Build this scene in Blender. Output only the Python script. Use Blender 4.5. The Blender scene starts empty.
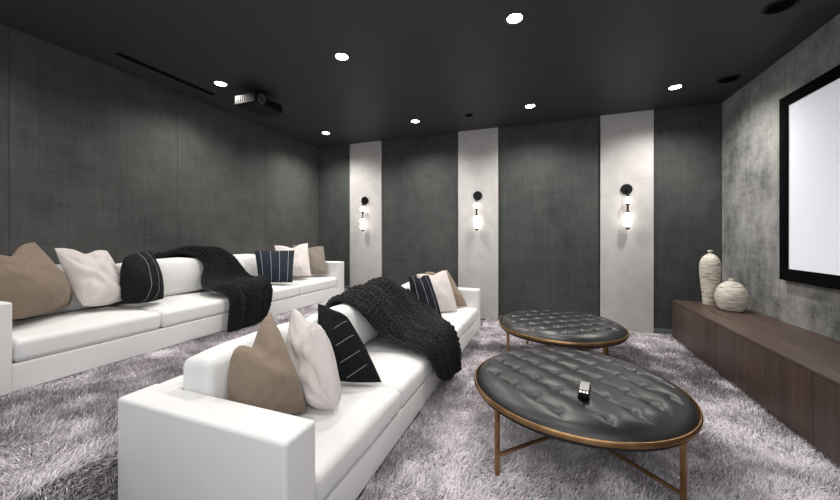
import bpy, bmesh, math, random
import numpy as np
from mathutils import Vector, Matrix
C = bpy.context.scene.collection
PI = math.pi
rnd = random.Random(7)

# ------------------------------------------------------------------ helpers
def tag(o, label=None, cat=None, group=None, kind=None):
    if label: o['label'] = label
    if cat: o['category'] = cat
    if group: o['group'] = group
    if kind: o['kind'] = kind
    return o

def empty(name, loc, label=None, cat=None, group=None, rz=0.0):
    o = bpy.data.objects.new(name, None)
    o.empty_display_size = 0.1
    C.objects.link(o); o.location = loc; o.rotation_euler = (0, 0, rz)
    return tag(o, label, cat, group)

def mesh_obj(name, verts, faces, mat, parent=None, smooth=True, uvs=None, angle=None):
    me = bpy.data.meshes.new(name)
    me.from_pydata([tuple(v) for v in verts], [], faces)
    me.validate(); me.update()
    if smooth:
        me.polygons.foreach_set('use_smooth', [True] * len(me.polygons))
    if uvs is not None:
        lay = me.uv_layers.new(name='UVMap')
        vi = np.empty(len(me.loops), dtype=np.int64); me.loops.foreach_get('vertex_index', vi)
        lay.data.foreach_set('uv', np.asarray(uvs, dtype=np.float32)[vi].ravel())
    if mat: me.materials.append(mat)
    o = bpy.data.objects.new(name, me); C.objects.link(o)
    if parent: o.parent = parent
    if angle is not None:
        bm = bmesh.new(); bm.from_mesh(me)
        for e in bm.edges:
            if len(e.link_faces) == 2 and e.calc_face_angle(0) > math.radians(angle): e.smooth = False
        bm.to_mesh(me); bm.free()
    return o

class MB:
    """collects simple solids into one mesh"""
    def __init__(s): s.v = []; s.f = []
    def add(s, vs, fs):
        n = len(s.v); s.v += [tuple(v) for v in vs]; s.f += [tuple(i + n for i in f) for f in fs]; return s
    def box(s, x0, x1, y0, y1, z0, z1, r=0.0, seg=3):
        if r <= 0:
            vs = [(x, y, z) for x in (x0, x1) for y in (y0, y1) for z in (z0, z1)]
            fs = [(0, 1, 3, 2), (4, 6, 7, 5), (0, 4, 5, 1), (2, 3, 7, 6), (0, 2, 6, 4), (1, 5, 7, 3)]
            return s.add(vs, fs)
        v, f = softbox((x1 - x0) / 2, (y1 - y0) / 2, (z1 - z0) / 2, r, 1, seg)
        c = np.array([(x0 + x1) / 2, (y0 + y1) / 2, (z0 + z1) / 2])
        return s.add(v + c, f)
    def tube(s, pts, rad, seg=10, caps=True):
        pts = [Vector(p) for p in pts]; n = len(pts)
        rads = rad if isinstance(rad, (list, tuple)) else [rad] * n
        vs = []; fs = []; up = None
        for i, p in enumerate(pts):
            t = (pts[min(i + 1, n - 1)] - pts[max(i - 1, 0)]).normalized()
            if up is None:
                up = Vector((0, 0, 1)) if abs(t.z) < .9 else Vector((1, 0, 0))
            a = t.cross(up).normalized(); b = a.cross(t).normalized(); up = b
            for k in range(seg):
                q = 2 * PI * k / seg
                vs.append(p + (a * math.cos(q) + b * math.sin(q)) * rads[i])
        for i in range(n - 1):
            for k in range(seg):
                fs.append((i * seg + k, i * seg + (k + 1) % seg, (i + 1) * seg + (k + 1) % seg, (i + 1) * seg + k))
        if caps:
            fs.append(tuple(range(seg))[::-1]); fs.append(tuple((n - 1) * seg + k for k in range(seg)))
        return s.add(vs, fs)
    def lathe(s, prof, seg=40, c=(0, 0, 0), sx=1, sy=1, axis='z'):
        vs = []; fs = []; n = len(prof)
        for (r, z) in prof:
            for k in range(seg):
                a = 2 * PI * k / seg
                x, y = r * math.cos(a) * sx, r * math.sin(a) * sy
                if axis == 'z': vs.append((c[0] + x, c[1] + y, c[2] + z))
                elif axis == 'y': vs.append((c[0] + x, c[1] + z, c[2] - y))
                else: vs.append((c[0] + z, c[1] + x, c[2] + y))
        for i in range(n - 1):
            for k in range(seg):
                fs.append((i * seg + k, i * seg + (k + 1) % seg, (i + 1) * seg + (k + 1) % seg, (i + 1) * seg + k))
        fs.append(tuple(range(seg))[::-1]); fs.append(tuple((n - 1) * seg + k for k in range(seg)))
        return s.add(vs, fs)
    def build(s, name, mat, parent=None, smooth=True, angle=40):
        return mesh_obj(name, s.v, s.f, mat, parent, smooth, None, angle if smooth else None)

def axis_coords(h, r, n, seg):
    """coordinates from -h to h, dense inside the rounded zones"""
    e = [r * (1 - math.tan(PI / 4 * (1 - k / seg))) for k in range(seg)]
    lo = [-h + x for x in e]
    L = h - r
    mid = list(np.linspace(-L, L, n + 1))
    return np.array(lo + mid + [-x for x in lo[::-1]])

def softbox(hx, hy, hz, r, n=1, seg=3, nn=None):
    nx, ny, nz = nn if nn else (n, n, n)
    r = min(r, hx * .98, hy * .98, hz * .98)
    ax = [axis_coords(hx, r, nx, seg), axis_coords(hy, r, ny, seg), axis_coords(hz, r, nz, seg)]
    H = (hx, hy, hz); idx = {}; V = []; F = []
    def vid(p):
        k = (round(p[0], 6), round(p[1], 6), round(p[2], 6))
        if k not in idx:
            idx[k] = len(V); V.append(p)
        return idx[k]
    for d in range(3):
        a, b = (d + 1) % 3, (d + 2) % 3
        for sgn in (-1, 1):
            for i in range(len(ax[a]) - 1):
                for j in range(len(ax[b]) - 1):
                    q = []
                    for (ii, jj) in ((i, j), (i + 1, j), (i + 1, j + 1), (i, j + 1)):
                        p = [0, 0, 0]; p[d] = sgn * H[d]; p[a] = ax[a][ii]; p[b] = ax[b][jj]; q.append(vid(tuple(p)))
                    if sgn < 0: q = q[::-1]
                    if len(set(q)) == 4: F.append(tuple(q))
    P = np.array(V); Hn = np.array(H) - r
    inner = np.clip(P, -Hn, Hn); d = P - inner
    l = np.linalg.norm(d, axis=1, keepdims=True); l[l < 1e-9] = 1
    P = inner + d / l * r
    return P, F

def vnoise(x, y, seed=0):
    """smooth 2-d value noise, about -1..1"""
    xi = np.floor(x).astype(np.int64); yi = np.floor(y).astype(np.int64)
    fx = x - xi; fy = y - yi
    fx = fx * fx * (3 - 2 * fx); fy = fy * fy * (3 - 2 * fy)
    def h(a, b):
        n = (a * 374761393 + b * 668265263 + seed * 1442695041) & 0x7fffffff
        n = ((n ^ (n >> 13)) * 1274126177) & 0x7fffffff
        n = (n ^ (n >> 16)) & 0xffff
        return n / 32767.5 - 1
    return (h(xi, yi) * (1 - fx) + h(xi + 1, yi) * fx) * (1 - fy) + (h(xi, yi + 1) * (1 - fx) + h(xi + 1, yi + 1) * fx) * fy

def vnoise3(P, s, seed=0):
    return (vnoise(P[:, 0] * s + 3.1, P[:, 1] * s + P[:, 2] * s * .6, seed) + vnoise(P[:, 1] * s, P[:, 2] * s - P[:, 0] * s * .5 + 9, seed + 5)) * .5

# ------------------------------------------------------------------ materials
def new_mat(name):
    m = bpy.data.materials.new(name); m.use_nodes = True
    nt = m.node_tree; b = nt.nodes['Principled BSDF']
    return m, nt, b
def N(nt, typ, **kw):
    n = nt.nodes.new(typ)
    for k, v in kw.items(): setattr(n, k, v)
    return n
def plain(name, col, rough=.6, metal=0, spec=.5, emis=None, es=0):
    m, nt, b = new_mat(name)
    b.inputs['Base Color'].default_value = (*col, 1); b.inputs['Roughness'].default_value = rough
    b.inputs['Metallic'].default_value = metal; b.inputs['Specular IOR Level'].default_value = spec
    if emis:
        b.inputs['Emission Color'].default_value = (*emis, 1); b.inputs['Emission Strength'].default_value = es
    return m
def ramp(nt, stops):
    r = N(nt, 'ShaderNodeValToRGB'); e = r.color_ramp.elements
    while len(e) < len(stops): e.new(.5)
    for i, (p, c) in enumerate(stops):
        e[i].position = p; e[i].color = (*c, 1)
    return r
def coords(nt, scale=(1, 1, 1), kind='Object'):
    t = N(nt, 'ShaderNodeTexCoord'); mp = N(nt, 'ShaderNodeMapping'); mp.inputs['Scale'].default_value = scale
    nt.links.new(t.outputs[kind], mp.inputs['Vector']); return mp.outputs['Vector']
def noise(nt, vec, scale, detail=4, rough=.55):
    n = N(nt, 'ShaderNodeTexNoise'); n.inputs['Scale'].default_value = scale
    n.inputs['Detail'].default_value = detail; n.inputs['Roughness'].default_value = rough
    nt.links.new(vec, n.inputs['Vector']); return n.outputs['Fac']
def mathn(nt, op, a, b=None, clamp=False):
    m = N(nt, 'ShaderNodeMath', operation=op); m.use_clamp = clamp
    for i, x in enumerate((a, b)):
        if x is None: continue
        if isinstance(x, (int, float)): m.inputs[i].default_value = x
        else: nt.links.new(x, m.inputs[i])
    return m.outputs[0]
def bump(nt, b, h, strength=.3, dist=.01):
    bn = N(nt, 'ShaderNodeBump'); bn.inputs['Strength'].default_value = strength; bn.inputs['Distance'].default_value = dist
    nt.links.new(h, bn.inputs['Height']); nt.links.new(bn.outputs[0], b.inputs['Normal'])

def velvet(name, dark, light, blot=1.3, contrast=1.0, vs=9.0, st=1.0):
    """brushed velvet: nap marks stretched both ways over soft blotches, fine weave on top"""
    m, nt, b = new_mat(name)
    a = noise(nt, coords(nt, (1, 1, .8)), blot, 6, .62)
    c = noise(nt, coords(nt, (1, 1, 1)), blot * 4.5, 6, .7)
    v = noise(nt, coords(nt, (vs * 3, vs * 3, 1.3)), 1.6, 6, .7)
    h = noise(nt, coords(nt, (1.6, 1.6, vs * 3)), 1.6, 6, .7)
    w = noise(nt, coords(nt, (1, 1, 1)), 90, 3, .7)
    s = mathn(nt, 'ADD', mathn(nt, 'MULTIPLY', a, .34 + .33 * (1 - st) * .7), mathn(nt, 'MULTIPLY', v, .20 * st))
    s = mathn(nt, 'ADD', s, mathn(nt, 'MULTIPLY', h, .13 * st))
    s = mathn(nt, 'ADD', s, mathn(nt, 'MULTIPLY', c, .20 + .33 * (1 - st) * .3))
    s = mathn(nt, 'ADD', s, mathn(nt, 'MULTIPLY', w, .13))
    r = ramp(nt, [(.5 - .12 / contrast, dark), (.5 + .12 / contrast, light)])
    nt.links.new(s, r.inputs[0]); nt.links.new(r.outputs[0], b.inputs['Base Color'])
    b.inputs['Roughness'].default_value = .75; b.inputs['Specular IOR Level'].default_value = .25
    b.inputs['Sheen Weight'].default_value = .25; b.inputs['Sheen Roughness'].default_value = .4
    bump(nt, b, s, .25, .006)
    return m

def linen(name, col, var=.06, weave=380, bs=.15, wrinkle=0):
    m, nt, b = new_mat(name)
    o = coords(nt)
    n = noise(nt, o, weave, 2, .6); n2 = noise(nt, o, 5, 3)
    s = mathn(nt, 'ADD', mathn(nt, 'MULTIPLY', n, .6), mathn(nt, 'MULTIPLY', n2, .4))
    lo = tuple(max(0, c * (1 - var * 2.2)) for c in col); hi = tuple(min(1, c * (1 + var * 2.2)) for c in col)
    r = ramp(nt, [(.3, lo), (.7, hi)])
    nt.links.new(s, r.inputs[0]); nt.links.new(r.outputs[0], b.inputs['Base Color'])
    b.inputs['Roughness'].default_value = .85; b.inputs['Specular IOR Level'].default_value = .2
    b.inputs['Sheen Weight'].default_value = .12
    if wrinkle:
        wn = N(nt, 'ShaderNodeTexNoise'); wn.inputs['Scale'].default_value = 4.5; wn.inputs['Detail'].default_value = 3
        wn.inputs['Distortion'].default_value = .8; nt.links.new(coords(nt, (1, 1.6, .8)), wn.inputs['Vector'])
        rd = mathn(nt, 'SUBTRACT', 1.0, mathn(nt, 'MULTIPLY', mathn(nt, 'ABSOLUTE', mathn(nt, 'SUBTRACT', wn.outputs['Fac'], .5)), 5.0), True)
        hh = mathn(nt, 'ADD', mathn(nt, 'MULTIPLY', mathn(nt, 'POWER', rd, 2.0), wrinkle), mathn(nt, 'MULTIPLY', n, .03))
        bump(nt, b, hh, .8, .02)
    else:
        bump(nt, b, n, bs, .002)
    return m

def striped(name, base, line, positions, width=.007, axis=0, slant=0.0, span=None):
    m, nt, b = new_mat(name)
    uv = N(nt, 'ShaderNodeTexCoord').outputs['UV']
    sp = N(nt, 'ShaderNodeSeparateXYZ'); nt.links.new(uv, sp.inputs[0])
    u = mathn(nt, 'ADD', sp.outputs[axis], mathn(nt, 'MULTIPLY', sp.outputs[1 - axis], slant))
    acc = None
    for p in positions:
        d = mathn(nt, 'ABSOLUTE', mathn(nt, 'SUBTRACT', u, p))
        l = mathn(nt, 'LESS_THAN', d, width)
        acc = l if acc is None else mathn(nt, 'MAXIMUM', acc, l)
    n = noise(nt, coords(nt), 300, 2, .6)
    dash = mathn(nt, 'GREATER_THAN', n, .40)
    acc = mathn(nt, 'MULTIPLY', acc, dash)
    if span:
        o_ = sp.outputs[1 - axis]
        acc = mathn(nt, 'MULTIPLY', acc, mathn(nt, 'MULTIPLY', mathn(nt, 'GREATER_THAN', o_, span[0]), mathn(nt, 'LESS_THAN', o_, span[1])))
    mx = N(nt, 'ShaderNodeMix', data_type='RGBA'); nt.links.new(acc, mx.inputs[0])
    mx.inputs[6].default_value = (*base, 1); mx.inputs[7].default_value = (*line, 1)
    nt.links.new(mx.outputs[2], b.inputs['Base Color'])
    b.inputs['Roughness'].default_value = .85; b.inputs['Specular IOR Level'].default_value = .2
    bump(nt, b, n, .2, .002)
    return m

def wood(name, dark, light, axis_scale):
    m, nt, b = new_mat(name)
    g = noise(nt, coords(nt, axis_scale), 2.2, 7, .62)
    g2 = noise(nt, coords(nt, tuple(a * 3 for a in axis_scale)), 6, 4, .6)
    s = mathn(nt, 'ADD', mathn(nt, 'MULTIPLY', g, .7), mathn(nt, 'MULTIPLY', g2, .3))
    r = ramp(nt, [(.36, dark), (.64, light)])
    nt.links.new(s, r.inputs[0]); nt.links.new(r.outputs[0], b.inputs['Base Color'])
    b.inputs['Roughness'].default_value = .42; b.inputs['Specular IOR Level'].default_value = .4
    bump(nt, b, s, .08, .002)
    return m

M = {}
M['left_velvet'] = velvet('velvet_left', (.033, .033, .032), (.105, .104, .100), 1.1, .9, 7)
M['back_velvet'] = velvet('velvet_back', (.026, .029, .028), (.088, .092, .088), 1.1, .9, 7)
M['right_velvet'] = velvet('velvet_right', (.075, .077, .074), (.40, .40, .385), 1.5, 1.35, 6, .55)
M['pale_panel'] = linen('pale_panel_linen', (.52, .50, .488), .09, 130, .3)
M['wall'] = plain('wall_paint', (.03, .03, .03), .8)
M['ceiling'] = plain('ceiling_paint', (.048, .047, .045), .55, 0, .4)
M['baseboard'] = plain('baseboard_paint', (.11, .115, .12), .6)
M['floor'] = plain('carpet_backing', (.16, .14, .16), .95)
M['black'] = plain('black_frame', (.003, .003, .004), .9, 0, .04)
M['blackmetal'] = plain('black_metal', (.012, .012, .012), .35, .6)
M['sofa'] = linen('sofa_fabric', (.735, .73, .72), .02, 500, .1)
M['foot'] = plain('dark_foot', (.03, .015, .01), .4)
M['taupe'] = linen('taupe_linen', (.225, .172, .128), .09, wrinkle=.2)
M['taupe_grey'] = linen('grey_taupe_linen', (.20, .17, .145), .08, wrinkle=.15)
M['blush'] = linen('off_white_linen', (.60, .55, .53), .05, wrinkle=.2)
M['wool'] = None
M['walnut'] = wood('dark_walnut', (.040, .025, .020), (.105, .066, .052), (11, 11, .5))
M['walnut_top'] = wood('dark_walnut_top', (.050, .031, .025), (.12, .080, .064), (9, .5, 9))
M['dark'] = plain('dark_recess', (.01, .009, .009), .7)  # near-black finish of the ottoman trays and console plinth

# leather, brass, ceramic, wool, screen, pile
m, nt, b = new_mat('black_leather'); n = noise(nt, coords(nt), 160, 3)
b.inputs['Base Color'].default_value = (.012, .0125, .013, 1); b.inputs['Roughness'].default_value = .40
b.inputs['Specular IOR Level'].default_value = .6; bump(nt, b, n, .12, .002); M['leather'] = m
m, nt, b = new_mat('aged_brass'); n = noise(nt, coords(nt), 9, 4); r = ramp(nt, [(.3, (.24, .13, .055)), (.7, (.44, .27, .13))])
nt.links.new(n, r.inputs[0]); nt.links.new(r.outputs[0], b.inputs['Base Color'])
b.inputs['Metallic'].default_value = .9; b.inputs['Roughness'].default_value = .33; M['brass'] = m
m, nt, b = new_mat('travertine_ceramic')
v = coords(nt, (1, 1, 4)); n = noise(nt, v, 7, 8, .7); n2 = noise(nt, coords(nt, (1, 1, 9)), 10, 4, .6); n3 = noise(nt, coords(nt), 60, 3)
s = mathn(nt, 'ADD', mathn(nt, 'MULTIPLY', n, .5), mathn(nt, 'MULTIPLY', n2, .5))
r = ramp(nt, [(.38, (.20, .16, .12)), (.45, (.46, .41, .34)), (.52, (.66, .62, .54)), (.66, (.80, .77, .70))])
nt.links.new(s, r.inputs[0]); nt.links.new(r.outputs[0], b.inputs['Base Color']); b.inputs['Roughness'].default_value = .7
bump(nt, b, mathn(nt, 'ADD', s, mathn(nt, 'MULTIPLY', n3, .3)), .5, .006); M['ceramic'] = m
m, nt, b = new_mat('black_wool'); n = noise(nt, coords(nt), 130, 4, .7)
r = ramp(nt, [(.35, (.003, .003, .0035)), (.7, (.018, .019, .021))]); nt.links.new(n, r.inputs[0]); nt.links.new(r.outputs[0], b.inputs['Base Color'])
b.inputs['Roughness'].default_value = .95; b.inputs['Specular IOR Level'].default_value = .1
b.inputs['Sheen Weight'].default_value = .12; bump(nt, b, n, .8, .006); M['wool'] = m
M['screen'] = plain('projector_screen', (.80, .82, .86), .6, 0, .3, (.78, .83, .92), .30)  # brightness partly put in as emission; the screen is no lamp
M['glow'] = plain('lamp_glow', (1, 1, 1), .5, 0, .5, (1, .965, .91), 30)
M['globe'] = plain('globe_glow', (1, 1, 1), .4, 0, .5, (1, .96, .90), 4.5)
M['trimring'] = plain('ceiling_trim', (.05, .05, .05), .5)
m, nt, b = new_mat('shag_pile'); at = N(nt, 'ShaderNodeAttribute', attribute_name='Col')
nt.links.new(at.outputs['Color'], b.inputs['Base Color']); b.inputs['Roughness'].default_value = .6
b.inputs['Specular IOR Level'].default_value = .25; b.inputs['Sheen Weight'].default_value = .3; M['pile'] = m

# ------------------------------------------------------------------ room (x right, y towards the back wall, z up)
XL, XR, YB, H = -4.05, 2.10, 5.31, 3.0
YF = -0.9
RZ, RX = 0.325, -1.84           # height and front edge of the seating riser
def struct(name, x0, x1, y0, y1, z0, z1, mat):
    return tag(MB().box(x0, x1, y0, y1, z0, z1).build(name, mat, smooth=False), kind='structure')
struct('floor', XL - .12, XR + .12, YF, YB + .1, -.1, 0, M['floor'])
struct('floor_riser', XL - .02, RX, YF, YB, 0, RZ, M['floor'])
struct('ceiling', XL - .12, XR + .12, YF, YB + .1, H, H + .1, M['ceiling'])
struct('wall_left', XL - .12, XL - .02, YF, YB + .1, 0, H, M['wall'])
struct('wall_right', XR + .02, XR + .12, YF, YB + .1, 0, H, M['wall'])
struct('wall_back', XL - .02, XR + .02, YB, YB + .1, 0, H, M['wall'])

def wall_panel(name, x0, x1, y0, y1, z0, z1, mat, label, group, r=.003):
    o = MB().box(x0, x1, y0, y1, z0, z1, r, 2).build(name, mat)
    return tag(o, label, 'wall panel', group)
G1, G2, G3, G4 = 'velvet panels on the left wall', 'dark velvet panels on the back wall', 'pale raised panels on the back wall', 'mottled velvet panels beside the screen'
ys = [-.9, .04, 1.356, 2.674, 3.984, YB - .002]
labs = ['charcoal velvet wall panel on the left wall behind the viewer',
        'charcoal velvet wall panel cut off at the left edge of the picture',
        'widest-looking charcoal velvet wall panel behind the near half of the raised sofa',
        'charcoal velvet wall panel behind the black throw on the raised sofa',
        'charcoal velvet wall panel filling the far end of the left wall']
for i in range(5):
    wall_panel('wall_panel', XL - .02, XL, ys[i] + .0012, ys[i + 1] - .0012, RZ, H - .002, M['left_velvet'], labs[i], G1)
# dark panels are recessed, pale panels stand proud of them; baseboards under the dark ones
dk = [(XL + .002, -3.34), (-2.703, -1.312), (-.68, .728), (1.357, XR - .002)]
lab = ['narrow dark velvet wall panel in the back left corner of the room',
       'wide dark velvet wall panel between the left and middle wall sconces',
       'wide dark velvet wall panel behind the far round ottoman',
       'narrow dark velvet wall panel behind the tall vase in the right corner']
for (a, c), l in zip(dk, lab):
    z0 = (RZ if c < RX else 0) + .085
    wall_panel('wall_panel', a + .012, c - .012, YB - .022, YB - .001, z0, H - .002, M['back_velvet'], l, G2)
n_ = 1
for (a, c) in dk:
    zb = RZ if c < RX else 0
    tag(MB().box(a + .002, c - .002, YB - .028, YB - .001, zb, zb + .08, .004, 2).build('baseboard_back', M['baseboard']), kind='structure')
lt = [(-3.34, -2.703), (-1.312, -.68), (.728, 1.357)]
lab = ['pale grey raised linen wall panel carrying the leftmost sconce',
       'pale grey raised linen wall panel carrying the middle sconce',
       'pale grey raised linen wall panel carrying the rightmost sconce']
for (a, c), l in zip(lt, lab):
    wall_panel('wall_panel', a, c, YB - .055, YB - .001, RZ if c < RX else .012, H - .002, M['pale_panel'], l, G3)
ys = [-.9, .172, 1.505, 2.838, 4.172, YB - .002]
labs = ['mottled grey velvet wall panel at the near end of the right wall',
        'mottled grey velvet wall panel behind the near half of the screen',
        'mottled grey velvet wall panel behind the screen at the right edge of the picture',
        'mottled grey velvet wall panel behind the far edge of the screen',
        'mottled grey velvet wall panel behind the two vases']
for i in range(5):
    dz = .004 if i % 2 else 0
    wall_panel('wall_panel', XR - .002 - dz, XR + .02, ys[i] + .003, ys[i + 1] - .003, .01, H - .002, M['right_velvet'], labs[i], G4)

# ------------------------------------------------------------------ shag carpet pile: individual bent tufts
def carpet_pile(name, x0, x1, y0, y1, z, dens, label, seed, holes=(), nearY=2.6, face=None):
    rg = np.random.default_rng(seed)
    n = int((x1 - x0) * (y1 - y0) * dens)
    x = rg.uniform(x0, x1, n); y = rg.uniform(y0, y1, n)
    keep = rg.uniform(0, 1, n) < np.where(y < nearY, 1.0, .55)
    for (a, b_, c, d) in holes: keep &= ~((x > a) & (x < b_) & (y > c) & (y < d))
    x, y = x[keep], y[keep]; n = len(x)
    patch = vnoise(x * 2.3, y * 2.3, seed + 1) * .55 + vnoise(x * 5.5, y * 5.5, seed + 2) * .35 + vnoise(x * 13, y * 13, seed + 3) * .25
    ang = 2.4 * vnoise(x * 1.7, y * 1.7, seed + 4) + 1.7 * vnoise(x * 6, y * 6, seed + 6) + rg.normal(0, .95, n) - .6
    L = (.040 + .010 * vnoise(x * 9, y * 9, seed + 7)) * rg.uniform(.75, 1.15, n)
    lean = np.clip(.62 + .45 * patch + rg.normal(0, .18, n), .1, 1.25)
    dx, dy = np.cos(ang), np.sin(ang)
    fw = rg.uniform(0, 2 * PI, n)               # blade facing
    wx, wy = np.cos(fw), np.sin(fw)
    W = rg.uniform(.0014, .0027, n) * np.where(y < nearY, 1.0, 1.4)
    V = np.zeros((n, 5, 3), dtype=np.float32)
    def pt(k, t, side, w):
        l1 = L * t
        hor = l1 * np.sin(lean * (0.35 + .65 * t)); ver = l1 * np.cos(lean * (0.35 + .65 * t))
        V[:, k, 0] = x + dx * hor + side * wx * w; V[:, k, 1] = y + dy * hor + side * wy * w; V[:, k, 2] = z + ver
    pt(0, 0, -1, W * .8); pt(1, 0, 1, W * .8); pt(2, .6, 1, W); pt(3, .6, -1, W); pt(4, 1.0, 0, 0)
    if face is not None:      # carpet wrapped over the riser nosing
        V = np.stack([face + V[:, :, 2] - z, V[:, :, 1], RZ + .012 - (V[:, :, 0] - x0)], 2)
    base = (np.arange(n) * 5)[:, None]
    quad = base + np.array([0, 1, 2, 3])[None]; tri = base + np.array([3, 2, 4])[None]
    loops = np.concatenate([quad.ravel(), tri.ravel()]).astype(np.int32)
    starts = np.concatenate([np.arange(n) * 4, n * 4 + np.arange(n) * 3]).astype(np.int32)
    me = bpy.data.meshes.new(name)
    me.vertices.add(n * 5); me.vertices.foreach_set('co', V.ravel())
    me.loops.add(len(loops)); me.loops.foreach_set('vertex_index', loops)
    me.polygons.add(2 * n); me.polygons.foreach_set('loop_start', starts)
    me.update(calc_edges=True)
    me.polygons.foreach_set('use_smooth', np.ones(2 * n, dtype=bool))
    t = np.clip(.56 + .85 * patch + rg.normal(0, .20, n), 0, 1)[:, None]  # light and dark of the crushed pile put into tuft colour, plus random tone
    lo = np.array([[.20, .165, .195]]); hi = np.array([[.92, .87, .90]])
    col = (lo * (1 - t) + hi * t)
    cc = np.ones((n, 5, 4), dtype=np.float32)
    tip = np.array([.75, .75, 1.0, 1.0, 1.12])[None, :, None]  # shade at the roots and lighter tips put into the colour
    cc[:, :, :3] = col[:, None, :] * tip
    a = me.color_attributes.new('Col', 'FLOAT_COLOR', 'POINT'); a.data.foreach_set('color', cc.ravel())
    me.materials.append(M['pile'])
    o = bpy.data.objects.new(name, me); C.objects.link(o)
    return tag(o, label, 'carpet', None, 'stuff')
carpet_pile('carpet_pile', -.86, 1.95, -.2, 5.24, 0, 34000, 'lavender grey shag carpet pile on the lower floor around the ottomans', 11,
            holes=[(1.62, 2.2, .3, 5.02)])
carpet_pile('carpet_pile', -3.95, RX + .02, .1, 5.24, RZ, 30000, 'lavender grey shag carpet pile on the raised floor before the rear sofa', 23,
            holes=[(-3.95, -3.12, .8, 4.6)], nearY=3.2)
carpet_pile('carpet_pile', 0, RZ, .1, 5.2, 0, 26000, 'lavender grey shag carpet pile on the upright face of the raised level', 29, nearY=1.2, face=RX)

# ------------------------------------------------------------------ sofas
D, LEN, AW = .955, 3.75, .17
def soft(parent, name, cx, cy, cz, hx, hy, hz, r, mat, crown=(0, 0, 0), tilt=0, nn=(8, 16, 4), seed=0, wr=.004):
    v, f = softbox(hx, hy, hz, r, 1, 4, nn)
    u = v / np.array([hx, hy, hz])
    k = np.clip(1 - np.abs(u) ** 2.2, 0, 1)
    v[:, 2] += np.sign(u[:, 2]) * crown[2] * k[:, 0] * k[:, 1] * np.clip(np.abs(u[:, 2]), 0, 1)
    v[:, 0] += np.sign(u[:, 0]) * crown[0] * k[:, 1] * k[:, 2] * np.clip(np.abs(u[:, 0]), 0, 1)
    v[:, 1] += np.sign(u[:, 1]) * crown[1] * k[:, 0] * k[:, 2] * np.clip(np.abs(u[:, 1]), 0, 1)
    nz = vnoise3(v + seed * 1.7, 7, seed) * wr + vnoise3(v + seed, 16, seed + 3) * wr * .5
    v = v + (v / np.maximum(np.linalg.norm(v, axis=1, keepdims=True), 1e-6)) * nz[:, None]
    c, s = math.cos(tilt), math.sin(tilt)
    x = v[:, 0] * c + v[:, 2] * s; z = -v[:, 0] * s + v[:, 2] * c
    v = np.stack([x + cx, v[:, 1] + cy, z + cz], 1)
    return mesh_obj(name, v, f, mat, parent)
def seam_box(mb, x0, x1, y0, y1, z0, z1, r=.02): mb.box(x0, x1, y0, y1, z0, z1, r, 4)
def make_sofa(name, label, loc):
    t = empty(name, loc, label, 'sofa', 'long white sofas')
    fm = M['sofa']
    b_ = MB(); seam_box(b_, .03, D - .012, AW - .005, LEN - AW + .005, .022, .195, .012); b_.build('base', fm, t)
    bk = MB(); seam_box(bk, 0, .15, AW - .01, LEN - AW + .01, .022, .575, .018); bk.build('back_frame', fm, t)
    for y0 in (0, LEN - AW):
        a = MB(); seam_box(a, 0, D, y0, y0 + AW, .018, .58, .016); arm = a.build('arm', fm, t)
    w = (LEN - 2 * AW) / 4
    for i in range(4):
        cy = AW + w * (i + .5)
        soft(t, 'seat_cushion', (.17 + D - .004) / 2 , cy, .268, (D - .004 - .17) / 2, w / 2 - .003, .073, .04, fm, (0.0, .0, .028), 0, (10, 12, 2), i + 2, .005)
        soft(t, 'back_cushion', .262, cy, .552, .092, w / 2 - .003, .168, .034, fm, (.035, .0, .035), -math.radians(4), (3, 12, 8), i + 11, .007)
    for (x, y) in ((.08, .07), (D - .07, .07), (.08, LEN - .07), (D - .07, LEN - .07), (D - .07, LEN / 2), (.08, LEN / 2)):
        MB().lathe([(.028, 0), (.034, .02), (.036, .026)], 16, (x, y, 0)).build('foot', M['foot'], t)
    return t
FS = (-1.80, .922, 0); BS = (-3.985, .862, RZ)
make_sofa('sofa', 'long white track-arm sofa on the lower floor in the front centre', FS)
make_sofa('sofa', 'long white track-arm sofa on the raised level against the left wall', BS)

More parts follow.
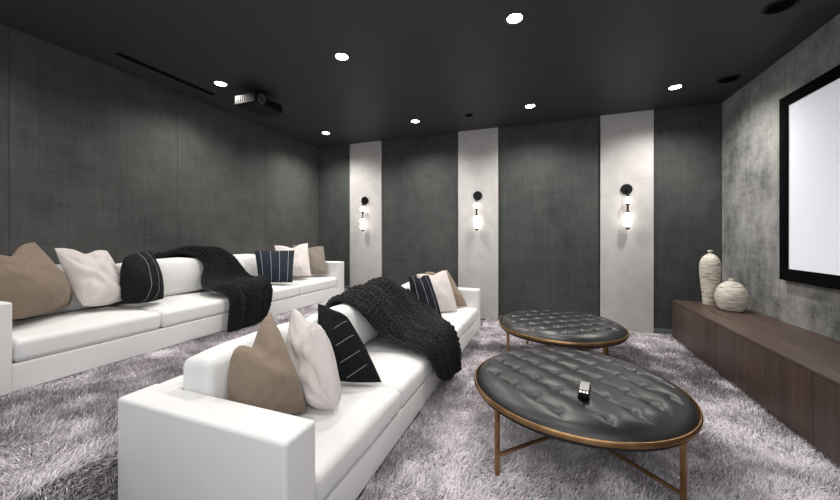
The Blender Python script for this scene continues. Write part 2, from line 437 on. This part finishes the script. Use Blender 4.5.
# ------------------------------------------------------------------ throw pillows
def pillow(c00, c10, c11, c01, T, mat, label, group, chop=0.0, seed=0, pinch=.05, asym=.5, cat='pillow', wr=.010, chop_at=.5, rc=(0, 0, 0, 0)):
    """c00 lower-left, c10 lower-right, c11 upper-right, c01 upper-left, seen from the front; T = full thickness"""
    c = [np.array(p, float) for p in (c00, c10, c11, c01)]
    n = 40
    ctr = sum(c) / 4
    nrm = np.cross(c[1] - c[0] + c[2] - c[3], c[3] - c[0] + c[2] - c[1]); nrm /= np.linalg.norm(nrm)
    verts = []; uvs = []; faces = []; idx = {}
    for side in (1, -1):
        for i in range(n + 1):
            for j in range(n + 1):
                edge = i in (0, n) or j in (0, n)
                key = (i, j, 0 if edge else side)
                if key in idx: continue
                # denser towards the edges
                u = .5 - .5 * math.cos(PI * i / n); v = .5 - .5 * math.cos(PI * j / n)
                a, b_ = 2 * u - 1, 2 * v - 1
                # sides bow inwards, corners stay pointed
                uu = .5 + (u - .5) * (1 - pinch * 2 * (1 - b_ * b_)); vv = .5 + (v - .5) * (1 - pinch * 2 * (1 - a * a))
                p = c[0] * (1 - uu) * (1 - vv) + c[1] * uu * (1 - vv) + c[2] * uu * vv + c[3] * (1 - uu) * vv
                w4 = ((1 - a) * (1 - b_) / 4, (1 + a) * (1 - b_) / 4, (1 + a) * (1 + b_) / 4, (1 - a) * (1 + b_) / 4)
                kk = sum(rc[q_] * 2.2 * w4[q_] ** 2.5 for q_ in range(4))
                p = p + (ctr - p) * kk
                prof = (max(0, 1 - a * a) ** .55) * (max(0, 1 - b_ * b_) ** .55)
                # fuller at the bottom
                prof *= 1.0 - .22 * b_
                h = T / 2 * prof * (asym * 2 if side > 0 else (1 - asym) * 2)
                if chop:
                    ca = 2 * chop_at - 1
                    g = math.exp(-((a - ca) / .38) ** 2) * max(0, (v - .35) / .65) ** 1.8
                    up = (c[3] + c[2] - c[0] - c[1]) / 2
                    p = p - up * (chop * g)
                    h *= 1 - .35 * math.exp(-((a - ca) / .13) ** 2) * max(0, (v - .45) / .55)
                p = p + nrm * (h * side)
                idx[key] = len(verts); verts.append(p); uvs.append((u, v))
    V = np.array(verts)
    U = np.array(uvs); k = (np.clip(1 - (2 * U[:, 0] - 1) ** 2, 0, 1) * np.clip(1 - (2 * U[:, 1] - 1) ** 2, 0, 1)) ** .4
    d = vnoise(U[:, 0] * 5 + U[:, 1] * 3 + seed, U[:, 1] * 4 - U[:, 0] * 2, seed) * 1.0
    # radiating creases from the corners
    cr = 0
    for (cx_, cy_) in ((0, 0), (1, 0), (1, 1), (0, 1)):
        r_ = np.hypot(U[:, 0] - cx_, U[:, 1] - cy_); th = np.arctan2(U[:, 1] - cy_, U[:, 0] - cx_)
        cr = cr + np.sin(th * 15 + seed + 3 * vnoise(r_ * 3, th * 2, seed + 2)) * np.exp(-(r_ / .42) ** 2) * np.clip(r_ * 6, 0, 1)
    fold = np.sin((U[:, 0] * .6 + U[:, 1]) * 16 + 4 * vnoise(U[:, 0] * 3, U[:, 1] * 3, seed + 4)) * np.clip(vnoise(U[:, 0] * 2.2 + 7, U[:, 1] * 2.2, seed + 8), 0, 1)
    off = (d * wr + cr * wr * .7 + fold * wr * 1.2 + vnoise(U[:, 0] * 11 + seed, U[:, 1] * 8 + U[:, 0] * 5, seed + 6) * wr * .3) * k
    V = V + nrm[None] * off[:, None]
    for side in (1, -1):
        for i in range(n):
            for j in range(n):
                q = []
                for (ii, jj) in ((i, j), (i + 1, j), (i + 1, j + 1), (i, j + 1)):
                    edge = ii in (0, n) or jj in (0, n)
                    q.append(idx[(ii, jj, 0 if edge else side)])
                if side < 0: q = q[::-1]
                faces.append(tuple(q))
    base = V[:, :].mean(0); base = np.array([base[0], base[1], V[:, 2].min()])
    o = mesh_obj('throw_pillow', V - base, faces, mat, None, True, uvs)
    o.location = base
    return tag(o, label, cat, group)

black_a = striped('black_stripe_front', (.006, .007, .009), (.34, .34, .35), (.49, .27, .05, -.15), .0035, 1, -.45, (.50, .93))
navy = striped('navy_stripe', (.013, .018, .028), (.30, .32, .36), (.13, .37, .60, .84), .006, 0)
navy2 = striped('navy_stripe_b', (.008, .010, .015), (.30, .31, .34), (.20, .52, .80), .008, 0)
black_b = striped('black_stripe_rear', (.006, .007, .009), (.30, .30, .31), (.42, .66), .006, 0)
GA, GB = 'pillows at the near end of the front sofa', 'pillows at the near end of the raised sofa'
GC, GD = 'pillows at the far end of the front sofa', 'pillows at the far end of the raised sofa'
# front sofa, near end
pillow((-1.37, 1.12, .40), (-1.175, 1.44, .375), (-1.455, 1.47, .875), (-1.385, 1.13, .79), .27, M['taupe'],
       'taupe brown linen throw pillow leaning in the near corner of the front sofa', GA, .16, 3, .02, .6, chop_at=.48, rc=(.03, .0, .0, .09), wr=.013)
pillow((-1.36, 1.52, .395), (-.965, 1.475, .365), (-1.15, 1.545, .80), (-1.45, 1.64, .86), .19, M['blush'],
       'creased off-white linen pillow between the brown and black pillows on the front sofa', GA, .12, 5, -.035, .5, rc=(.05, .09, .03, 0), wr=.016)
pillow((-1.33, 1.76, .39), (-.985, 1.925, .365), (-1.20, 1.87, .80), (-1.50, 1.95, .83), .18, black_a,
       "black pillow with short slanted white stripes at the near end of the front sofa", GA, .02, 8, -.015, .5, rc=(.03, 0, .05, 0))
# raised sofa, near end
pillow((-3.30, 1.08, .73), (-3.58, 1.54, .735), (-3.70, 1.37, 1.26), (-3.36, .95, 1.19), .27, M['taupe'],
       'taupe brown linen pillow in the near corner of the raised sofa', GB, .14, 13, -.01, .6, chop_at=.5, rc=(.04, .03, 0, .05), wr=.014)
pillow((-3.38, 1.50, .725), (-3.42, 1.87, .725), (-3.70, 1.83, 1.185), (-3.72, 1.49, 1.21), .22, M['blush'],
       'off-white linen pillow with pointed corners between brown and black pillows on raised sofa', GB, .09, 15, .0, .55, rc=(.07, .08, .02, .0), wr=.014)
pillow((-3.31, 1.74, .72), (-3.33, 2.08, .715), (-3.63, 2.15, 1.17), (-3.44, 1.80, 1.145), .25, black_b,
       'black pillow with two white stripes third along the raised sofa', GB, .0, 18, -.01, .5, rc=(.05, .02, .02, .06))
# raised sofa, far end
pillow((-3.45, 4.02, .74), (-3.13, 4.32, .725), (-3.35, 4.50, 1.15), (-3.70, 4.18, 1.175), .15, M['taupe_grey'],
       'grey-taupe pillow in the far corner of the raised sofa', GD, .06, 21, .02, rc=(.03, .02, 0, 0))
pillow((-3.45, 3.66, .735), (-3.14, 3.95, .725), (-3.42, 4.20, 1.205), (-3.69, 3.80, 1.175), .15, M['blush'],
       'off-white pillow behind the navy striped pillow at the far end of the raised sofa', GD, .10, 24, .02, rc=(.03, .02, 0, 0))
pillow((-3.36, 3.20, .725), (-3.05, 3.45, .715), (-3.27, 3.74, 1.115), (-3.54, 3.31, 1.12), .14, navy,
       'navy pillow with four upright white stripes at the far end of the raised sofa', GD, .0, 27, .01, rc=(.01, 0, 0, 0), wr=.005)
# front sofa, far end
pillow((-1.32, 4.14, .40), (-.97, 4.40, .375), (-1.28, 4.50, .84), (-1.50, 4.18, .83), .14, M['taupe'],
       'taupe brown pillow in the far corner of the front sofa', GC, .08, 31, -.01)
pillow((-1.30, 3.82, .39), (-1.02, 4.07, .375), (-1.21, 4.21, .86), (-1.47, 3.79, .845), .15, M['blush'],
       'off-white pillow behind the navy pillow at the far end of the front sofa', GC, .08, 34, .0)
pillow((-1.32, 3.42, .385), (-1.08, 3.60, .375), (-1.26, 3.66, .865), (-1.46, 3.50, .855), .16, navy2,
       'dark navy pillow with curved white stripes at the far end of the front sofa', GC, .08, 37, -.02, rc=(.04, 0, .02, .02))

# ------------------------------------------------------------------ chunky knit throws
def catmull(P, n):
    P = np.array(P, float); m = len(P)
    Q = np.concatenate([[2 * P[0] - P[1]], P, [2 * P[-1] - P[-2]]])
    out = []
    for k in range(n + 1):
        t = k / n * (m - 1); i = min(int(t), m - 2); f = t - i
        a, b_, c, d = Q[i], Q[i + 1], Q[i + 2], Q[i + 3]
        out.append(.5 * ((2 * b_) + (-a + c) * f + (2 * a - 5 * b_ + 4 * c - d) * f * f + (-a + 3 * b_ - 3 * c + d) * f ** 3))
    return np.array(out)
def knit_throw(rows, label, seed, cols=13, nu=520, nv=300, pitch=.040, thick=.02, amp=.019):
    """rows: control rows of 4 points from the near edge to the far edge of the cloth"""
    R = np.array([catmull(r, nv) for r in rows])                       # rows x nv+1 x 3
    S = np.stack([catmull(R[:, j], nu) for j in range(nv + 1)], 1)      # nu+1 x nv+1 x 3
    du = np.gradient(S, axis=0); dv = np.gradient(S, axis=1)
    Nn = np.cross(du, dv); Nn /= np.maximum(np.linalg.norm(Nn, axis=2, keepdims=True), 1e-9)
    arc = np.cumsum(np.linalg.norm(du, axis=2).mean(1)); arc = arc - arc[0]
    t = arc[:, None] * np.ones((1, nv + 1)); s = np.linspace(0, cols, nv + 1)[None] * np.ones((nu + 1, 1))
    wob = vnoise(t * 6 + seed, s * .6, seed) * .6 + vnoise(t * 17, s * 1.3, seed + 1) * .22
    s2 = s + wob
    xl = (s2 % 1.0) * 2 - 1                                            # -1..1 inside a cable
    leaf = .5 + .5 * np.cos(2 * PI * (t / pitch + np.abs(xl) * .75 + .37 * np.floor(s2) + .35 * vnoise(t * 14, s * 1.1, seed + 5)))
    ridge = (1 - np.abs(np.abs(xl) - .48) / .52) ** .6
    hgt = amp * (.25 + .75 * leaf ** .7) * np.clip(ridge, 0, 1)
    fold = vnoise(t * 2.5, s * .40, seed + 9) * .045 + np.sin(s * 1.25 + t * 1.6 + seed) * .018
    v01 = np.linspace(0, 1, nv + 1)[None]; u01 = np.linspace(0, 1, nu + 1)[:, None]
    ed = np.clip(np.minimum(v01, 1 - v01) * 22, 0, 1) ** .5 * np.clip(np.minimum(u01, 1 - u01) * 40, 0, 1) ** .5
    fuzz = vnoise(t * 160, s * 9, seed + 3) * .0035
    top = S + Nn * ((thick + hgt + np.clip(fold, -.012, .05) + fuzz) * ed)[:, :, None]
    # scalloped edges
    bot = S - Nn * (.004 * ed)[:, :, None]
    V = np.concatenate([top.reshape(-1, 3), bot.reshape(-1, 3)]); K = (nu + 1) * (nv + 1)
    i = np.arange(nu)[:, None]; j = np.arange(nv)[None]
    a = (i * (nv + 1) + j).ravel(); w = nv + 1
    f1 = np.stack([a, a + 1, a + w + 1, a + w], 1); f2 = np.stack([a, a + w, a + w + 1, a + 1], 1) + K
    F = [tuple(x[::-1]) for x in f1.tolist()] + [tuple(x[::-1]) for x in f2.tolist()]
    def ring(e, flip):
        for p, q in zip(e[:-1], e[1:]):
            F.append((q, p, p + K, q + K) if not flip else (p, q, q + K, p + K))
    ring([x for x in range(nv + 1)], False); ring([nu * w + x for x in range(nv + 1)], True)
    ring([x * w for x in range(nu + 1)], True); ring([x * w + nv for x in range(nu + 1)], False)
    # loose yarn fibres standing off the stitches
    rg = np.random.default_rng(seed); m_ = 42000
    ii = rg.integers(1, nu, m_); jj = rg.integers(1, nv, m_); P = top[ii, jj] - Nn[ii, jj] * .002
    dr = Nn[ii, jj] * .7 + rg.normal(0, .6, (m_, 3)); dr /= np.linalg.norm(dr, axis=1, keepdims=True)
    sd = np.cross(dr, rg.normal(0, 1, (m_, 3))); sd /= np.linalg.norm(sd, axis=1, keepdims=True)
    ln = rg.uniform(.006, .017, m_)[:, None]; n0 = len(V)
    V = np.concatenate([V, np.stack([P - sd * .0007, P + sd * .0007, P + dr * ln], 1).reshape(-1, 3)])
    F += [(n0 + 3 * q, n0 + 3 * q + 1, n0 + 3 * q + 2) for q in range(m_)]
    base = V.mean(0)
    o = mesh_obj('knit_throw', V - base, F, M['wool']); o.location = base
    return tag(o, label, 'throw blanket', 'chunky black knit throws')
def row(x, z, ya, yb, dz=(0, 0, 0, 0), dx=(0, 0, 0, 0)):
    return [(x + dx[k], ya + (yb - ya) * k / 3, z + dz[k]) for k in range(4)]
knit_throw([row(-1.835, .46, 2.42, 3.30), row(-1.81, .60, 2.38, 3.34), row(-1.68, .74, 2.34, 3.42, (.01, .04, .04, -.02)),
            row(-1.54, .76, 2.32, 3.50, (.01, .04, .05, -.06)), row(-1.40, .67, 2.34, 3.56, (.03, .03, .03, -.03)),
            row(-1.27, .54, 2.40, 3.56, (.0, 0, .02, 0)), row(-1.12, .445, 2.44, 3.42, (-.01, 0, .04, 0)),
            row(-.97, .43, 2.42, 3.20, (-.01, 0, .03, 0)), row(-.845, .42, 2.38, 3.04, (-.02, 0, .01, 0)),
            row(-.785, .30, 2.40, 2.98), row(-.775, .19, 2.46, 2.98, (.03, 0, 0, 0)), row(-.765, .07, 2.54, 3.0, (.09, .03, 0, -.01))],
           'black chunky knit throw draped over the middle of the front sofa', 41)
knit_throw([row(-3.995, 1.00, 2.20, 2.90), row(-3.93, 1.08, 2.26, 2.98, (-.02, 0, 0, -.02)), row(-3.80, 1.13, 2.44, 3.05, (-.02, .02, .02, -.03)),
            row(-3.68, 1.11, 2.58, 3.10, (-.02, .03, .03, -.06)), row(-3.57, .99, 2.63, 3.12, (0, .02, .02, -.04)),
            row(-3.48, .84, 2.54, 3.16), row(-3.34, .765, 2.46, 3.18, (0, .01, .03, 0)),
            row(-3.16, .755, 2.42, 3.10, (0, .01, .03, 0)), row(-3.02, .73, 2.46, 3.03, (-.01, 0, .02, 0)), row(-2.965, .64, 2.46, 3.02),
            row(-2.955, .50, 2.44, 2.98), row(-2.95, .345, 2.42, 2.90, (-.0, 0, 0, .03))],
           'black chunky knit throw spilling over the middle of the raised sofa', 47)

# ------------------------------------------------------------------ round tufted ottomans
def make_ottoman(loc, rz, label):
    t = empty('ottoman', (*loc, 0), label, 'ottoman', 'round tufted ottomans', rz)
    # brass ring: tall thin lip round the tray
    rg = MB().lathe([(.575, .376), (.600, .376), (.606, .381), (.606, .400), (.602, .405), (.597, .405), (.594, .400), (.591, .386), (.575, .386)], 128)
    rg.f = rg.f[:-2]; n = 128; k = 9
    rg.f += [((k - 1) * n + i, (k - 1) * n + (i + 1) % n, (i + 1) % n, i) for i in range(n)]
    rg.build('ring', M['brass'], t)
    MB().lathe([(.02, .350), (.575, .350), (.590, .358), (.590, .3758), (.574, .386), (.02, .386)], 96).build('tray', M['dark'], t)
    # cushion: disc with wavy diagonal seams and button dimples
    R = .590; nr, na = 130, 460; px, py0 = .115, -.14
    qs = np.arange(1, nr + 1) / nr
    rr = R * np.where(qs < .85, qs, .85 + .15 * np.sin((qs - .85) / .15 * PI / 2))
    rr, aa = np.meshgrid(rr, 2 * PI * np.arange(na) / na, indexing='ij')
    rr = np.concatenate([[0], rr.ravel()]); aa = np.concatenate([[0], aa.ravel()])
    x, y = rr * np.cos(aa), rr * np.sin(aa); q = np.minimum(1, rr / R)
    h = .074 * np.clip(1 - np.clip((q - .72) / .28, 0, 1) ** 2.6, 0, 1) ** .62 + .012 * (1 - q * q)
    al = (x - y + py0) / (2 * px)
    s_ = (x + y - py0) / (2 * px) + .05 * np.sin(2 * PI * al) + .06 * (1 - np.cos(2 * PI * al)) * .5
    ds = np.abs(s_ - np.round(s_)) * 2 * px / math.sqrt(2)
    dd = np.full(len(x), 9.0)
    for i in range(-6, 7):
        for j in range(-8, 9):
            if (i + j) % 2 == 0: dd = np.minimum(dd, np.hypot(x - i * px, y - py0 - j * px))
    fade = np.clip((R * .93 - rr) / .05, 0, 1); inn = np.clip((R * .90 - rr) / .06, 0, 1)
    h = h - (.0075 * np.exp(-(ds / .0055) ** 1.5) + .0095 * np.exp(-(ds / .036) ** 1.4)) * fade - .013 * np.exp(-(dd / .025) ** 1.6) * inn
    V = np.stack([x, y, .386 + h], 1); F = []
    for k in range(na): F.append((0, 1 + k, 1 + (k + 1) % na))
    for i in range(nr - 1):
        for k in range(na):
            a0 = 1 + i * na; F.append((a0 + k, a0 + na + k, a0 + na + (k + 1) % na, a0 + (k + 1) % na))
    F.append(tuple(1 + (nr - 1) * na + k for k in range(na))[::-1])
    mesh_obj('cushion', V, F, M['leather'], t)
    # square-section legs and crossed stretchers
    for k in range(4):
        a = math.radians(46 + 90 * k); lx, ly = .588 * math.cos(a), .588 * math.sin(a)
        mb = MB(); v, f = softbox(.0105, .0105, .182, .002, 1, 2); ca, sa = math.cos(a), math.sin(a)
        v = np.stack([v[:, 0] * ca - v[:, 1] * sa + lx, v[:, 0] * sa + v[:, 1] * ca + ly, v[:, 2] + .184], 1)
        mb.add(v, f); mb.build('leg', M['brass'], t)
    for k in range(2):
        a = math.radians(46 + 90 * k); ca, sa = math.cos(a), math.sin(a)
        v, f = softbox(.576, .008, .008, .002, 1, 2)
        v = np.stack([v[:, 0] * ca - v[:, 1] * sa, v[:, 0] * sa + v[:, 1] * ca, v[:, 2] + .125 + .0 * k], 1)
        MB().add(v, f).build('stretcher', M['brass'], t)
    return t
make_ottoman((.168, 2.253), 0, 'nearer round black leather tufted ottoman with brass frame and a remote on it')
make_ottoman((.141, 3.709), math.radians(79), 'farther round black leather tufted ottoman near the back wall')

# remote control on the near ottoman
t = empty('remote_control', (.197, 1.985, .468), 'small grey and black remote control lying on the nearer ottoman', 'remote', None, math.radians(-9))
MB().box(-.026, .026, -.10, .10, 0, .016, .006, 3).build('body', M['black'], t)
MB().box(-.0235, .0235, -.015, .096, .0145, .0195, .003, 2).build('top_plate', plain('remote_grey', (.42, .41, .38), .4), t)
for i in range(3):
    MB().box(-.021 + .0155 * i, -.010 + .0155 * i, -.052, -.028, .0145, .0185, .002, 2).build('button', plain('remote_button', (.8, .8, .85), .4, 0, .5, (.9, .92, 1), .5), t)

# ------------------------------------------------------------------ media console
CX, ZT, ZB = 1.49, .51, .06
t = empty('media_console', (1.78, 2.8, 0), 'long low dark walnut media console under the screen along the right wall', 'console')
def cb(name, x0, x1, y0, y1, z0, z1, mat, r=.003):
    o = MB().box(x0 - 1.78, x1 - 1.78, y0 - 2.8, y1 - 2.8, z0, z1, r, 2).build(name, mat, t); return o
Y0, Y1 = .24, 5.02
cb('carcass', CX + .022, XR - .006, Y0 + .004, Y1 - .022, ZB, ZT - .024, M['walnut'])
cb('top', CX, XR - .006, Y0, Y1, ZT - .022, ZT, M['walnut_top'])
cb('side_panel', CX + .002, XR - .006, Y1 - .020, Y1 - .001, ZB, ZT - .0225, M['walnut'])
cb('plinth', CX + .09, XR - .03, Y0 + .08, Y1 - .08, .0, ZB - .001, M['dark'])
ds = [Y0, 1.47, 2.67, 3.87, Y1]
for i in range(4):
    cb('door', CX + .002, CX + .020, ds[i] + .002, ds[i + 1] - .002 - (.02 if i == 3 else 0), ZB + .001, ZT - .0245, M['walnut'], .0015)

# vases
def vase(loc, prof, label, groove, zs):
    pr = catmull([(r, z) for r, z in prof], 90)
    out = []
    for r, z in pr:
        z = z * zs
        g = sum(d * math.exp(-((z - gz) / .0045) ** 2) for gz, d in groove)
        out.append((max(.002, r - g), z))
    mb = MB().lathe(out, 64)
    v = np.array(mb.v); n_ = vnoise3(v * 1.0 + 3, 9, 3) * .0025 + vnoise3(v, 40, 5) * .0012
    rr = np.hypot(v[:, 0], v[:, 1]); s = np.where(rr > .01, 1 + n_ / np.maximum(rr, .01), 1); v[:, 0] *= s; v[:, 1] *= s
    o = mesh_obj('vase', v, mb.f, M['ceramic']); o.location = loc
    return tag(o, label, 'vase', 'cream stone vases on the console')
vase((1.80, 4.82, ZT), [(.045, 0), (.066, .004), (.070, .03), (.080, .12), (.093, .24), (.099, .335), (.097, .40), (.080, .45), (.050, .485), (.024, .497), (.016, .502), (.017, .512), (.024, .518), (.024, .532), (.012, .535)],
     'tall narrow cream stone vase in the corner behind the squat vase', [(.36, .006), (.14, .003)], 1.19)
vase((1.875, 4.53, ZT), [(.06, 0), (.092, .004), (.115, .03), (.136, .08), (.139, .13), (.122, .185), (.085, .225), (.045, .246), (.022, .250), (.019, .256), (.022, .263), (.023, .272), (.012, .275)],
     'squat round cream stone vase in front of the tall vase', [(.07, .005), (.195, .005)], 1.25)

# ------------------------------------------------------------------ projection screen on the right wall
t = empty('projection_screen', (XR, 2.6, 1.745), 'large white projection screen in a wide black frame on the right wall', 'screen')
sy0, sy1, sz0, sz1, bw, xf = 1.10 - 2.6, 4.10 - 2.6, .905 - 1.745, 2.585 - 1.745, .107, -.05
fr = MB()
fr.box(xf, -.008, sy0, sy1, sz0, sz0 + bw, .004, 2); fr.box(xf, -.008, sy0, sy1, sz1 - bw * .9, sz1, .004, 2)
fr.box(xf, -.008, sy0, sy0 + bw, sz0 + bw - .002, sz1 - bw * .9 + .002, .004, 2); fr.box(xf, -.008, sy1 - bw, sy1, sz0 + bw - .002, sz1 - bw * .9 + .002, .004, 2)
fr.build('frame', M['black'], t)
MB().box(-.036, -.012, sy0 + bw - .01, sy1 - bw + .01, sz0 + bw - .01, sz1 - bw * .9 + .01).build('screen_surface', M['screen'], t, smooth=False)

# ------------------------------------------------------------------ wall sconces
def make_sconce(x, label):
    y = YB - .055
    t = empty('wall_sconce', (x, y, 1.95), label, 'wall lamp', 'three-globe wall sconces')
    MB().lathe([(.02, 0), (.070, 0), (.072, -.004), (.072, -.018), (.068, -.022), (.02, -.022)], 40, (0, 0, 0), axis='y').build('wall_plate', M['blackmetal'], t)
    a = MB().tube([(0, -.02, -.02), (0, -.085, -.02)], .008, 12); a.tube([(0, -.085, .0), (0, -.085, -.095)], .010, 14)
    a.lathe([(.010, -.095), (.026, -.098), (.028, -.106), (.010, -.108)], 24, (0, -.085, 0)); a.build('arm', M['blackmetal'], t)
    def globe(z, r):
        MB().lathe([(r * math.cos(q), r * math.sin(q) * 1.0) for q in np.linspace(-PI / 2 + .12, PI / 2 - .12, 16)], 28, (0, -.085, z)).build('globe', M['globe'], t)
    globe(-.155, .046); globe(-.365, .046); globe(-.470, .046)
    MB().lathe([(.012, -.202), (.027, -.206), (.027, -.214), (.013, -.225), (.012, -.26), (.012, -.292), (.027, -.304), (.027, -.312), (.012, -.318)], 24, (0, -.085, 0)).build('connector', M['blackmetal'], t)
    MB().lathe([(.010, -.412), (.026, -.415), (.026, -.421), (.010, -.424)], 24, (0, -.085, 0)).build('collar', M['blackmetal'], t)
    MB().lathe([(.010, -.516), (.022, -.519), (.022, -.545), (.010, -.550)], 24, (0, -.085, 0)).build('end_cap', M['blackmetal'], t)
    return t
make_sconce(-3.02, 'leftmost wall sconce with three glowing globes under a black disc')
make_sconce(-.996, 'middle wall sconce with three glowing globes under a black disc')
make_sconce(1.04, 'rightmost wall sconce with three glowing globes under a black disc')

# ------------------------------------------------------------------ ceiling fixtures
spots = [(-.22, 2.68, 'recessed ceiling light in near row, at the top centre of the picture'),
         (-1.79, 2.68, 'recessed ceiling light in near row, second from the left wall'),
         (-3.36, 2.68, 'recessed ceiling light beside the projector near the left wall'),
         (-3.34, 4.55, 'recessed ceiling light in the back row nearest the left wall'),
         (-1.78, 4.55, 'recessed ceiling light in back row, before the wide dark panel left of middle'),
         (-.18, 4.55, 'recessed ceiling light in back row above the wide dark panel right of middle'),
         (1.38, 4.55, 'recessed ceiling light in the back row nearest the screen wall'),
         (-3.36, .80, None), (-1.79, .80, None), (-.22, .80, None), (1.38, .80, None)]
for (x, y, l) in spots:
    if l:
        t = empty('recessed_light', (x, y, H), l, 'ceiling light', 'recessed ceiling lights')
        rg = MB().lathe([(.062, -.001), (.082, -.001), (.082, -.005), (.062, -.009), (.058, -.006)], 40)
        rg.f = rg.f[:-2]; rg.f += [(4 * 40 + i, 4 * 40 + (i + 1) % 40, (i + 1) % 40, i) for i in range(40)]
        rg.build('trim_ring', M['trimring'], t)
        MB().lathe([(.01, -.0015), (.056, -.0015), (.056, -.007), (.045, -.010), (.01, -.012)], 32).build('bulb', M['glow'], t)
    if x == 1.38 and y == .80: continue
    ld = bpy.data.lights.new('can_lamp', 'SPOT'); ld.energy = (145 if y > 4 else 100) if l else 62; ld.spot_size = math.radians(150); ld.spot_blend = .9
    ld.shadow_soft_size = .06; ld.color = (1, .965, .92)
    lo = bpy.data.objects.new('can_lamp', ld); C.objects.link(lo); lo.location = (x, y, H - .03)

def disc_fixture(x, y, label, r=.085):
    t = empty('ceiling_speaker', (x, y, H), label, 'speaker', 'round black ceiling speakers')
    rg = MB().lathe([(r * .80, -.001), (r, -.001), (r, -.006), (r * .84, -.012), (r * .78, -.008)], 40)
    rg.f = rg.f[:-2]; rg.f += [(4 * 40 + i, 4 * 40 + (i + 1) % 40, (i + 1) % 40, i) for i in range(40)]
    rg.build('rim', M['blackmetal'], t)
    MB().lathe([(.01, -.001), (r * .76, -.001), (r * .76, -.004), (r * .4, -.006), (.01, -.007)], 32).build('grille', M['black'], t)
disc_fixture(-.99, 4.59, 'small round black ceiling speaker above the middle sconce', .06)
disc_fixture(1.85, 4.52, 'round black ceiling speaker in the corner above the screen wall', .10)
disc_fixture(1.62, 3.22, 'round black ceiling speaker cut off by the top edge above the screen', .10)
t = empty('air_vent', (-3.70, 2.38, H), 'long black linear slot air vent in the ceiling by the left wall', 'air vent')
fr = MB(); fr.box(-.055, -.045, -.48, .48, -.006, 0, .002, 2); fr.box(.045, .055, -.48, .48, -.006, 0, .002, 2)
fr.box(-.055, .055, -.49, -.48, -.006, 0, .002, 2); fr.box(-.055, .055, .48, .49, -.006, 0, .002, 2); fr.build('frame', M['trimring'], t)
for i in range(3):
    MB().box(-.032 + i * .026, -.020 + i * .026, -.478, .478, -.005, -.0005).build('slat', M['black'], t, smooth=False)

# projector
t = empty('projector', (-3.13, 3.00, H), 'black ceiling-mounted projector by the left wall, lens toward the screen', 'projector')
pb = plain('projector_black', (.004, .004, .0045), .5, 0, .25)
MB().box(-.16, .15, -.21, .21, -.215, -.10, .02, 4).build('body', pb, t)
m_ = MB(); m_.box(-.06, .06, -.06, .06, -.018, -.001, .004, 2); m_.tube([(0, 0, -.01), (0, 0, -.10)], .02, 16)
for a in range(4):
    q = PI / 4 + a * PI / 2; m_.tube([(0, 0, -.085), (.11 * math.cos(q), .11 * math.sin(q), -.105)], .008, 8)
m_.build('mount', M['blackmetal'], t)
MB().lathe([(.02, 0), (.052, 0), (.056, .012), (.056, .026), (.046, .03), (.040, .018), (.01, .014)], 36, (.148, -.13, -.157), axis='x').build('lens', plain('lens_glass', (.05, .05, .055), .12), t)
for i in range(7):
    MB().box(.149, .154, -.04 + i * .03, -.028 + i * .03, -.185, -.13, .001, 1).build('vent_slot', M['blackmetal'], t)
for i in range(8):
    MB().box(-.13 + i * .03, -.118 + i * .03, -.214, -.209, -.185, -.125, .001, 1).build('vent_slot', plain('vent_grey', (.02, .02, .02), .6), t)

# ------------------------------------------------------------------ added fill: world light through the rear left unwalled, plus an area lamp
w = bpy.data.worlds.new('world'); bpy.context.scene.world = w; w.use_nodes = True
w.node_tree.nodes['Background'].inputs[0].default_value = (.93, .96, 1, 1); w.node_tree.nodes['Background'].inputs[1].default_value = .42
ad = bpy.data.lights.new('rear_fill', 'AREA'); ad.shape = 'RECTANGLE'; ad.size = 3.6; ad.size_y = 1.6; ad.energy = 45; ad.color = (.97, .98, 1)  # area lamp added behind the camera as soft fill, no real fixture
ao = bpy.data.objects.new('rear_fill', ad); C.objects.link(ao); ao.location = (.1, -.7, 2.1); ao.rotation_euler = (math.radians(68), 0, math.radians(12))

# ------------------------------------------------------------------ camera
F = 333.5
cd = bpy.data.cameras.new('camera'); cam = bpy.data.objects.new('camera', cd); C.objects.link(cam)
cd.sensor_width = 36; cd.lens = F / 840 * 36; cd.shift_y = -13 / 840; cd.clip_start = .02
cam.location = (0, 0, 1.3); cam.rotation_euler = (math.radians(90), 0, math.atan(125 / F))
bpy.context.scene.camera = cam
bpy.context.scene.view_settings.view_transform = 'Standard'
bpy.context.scene.view_settings.look = 'None'
bpy.context.scene.view_settings.exposure = 0.0
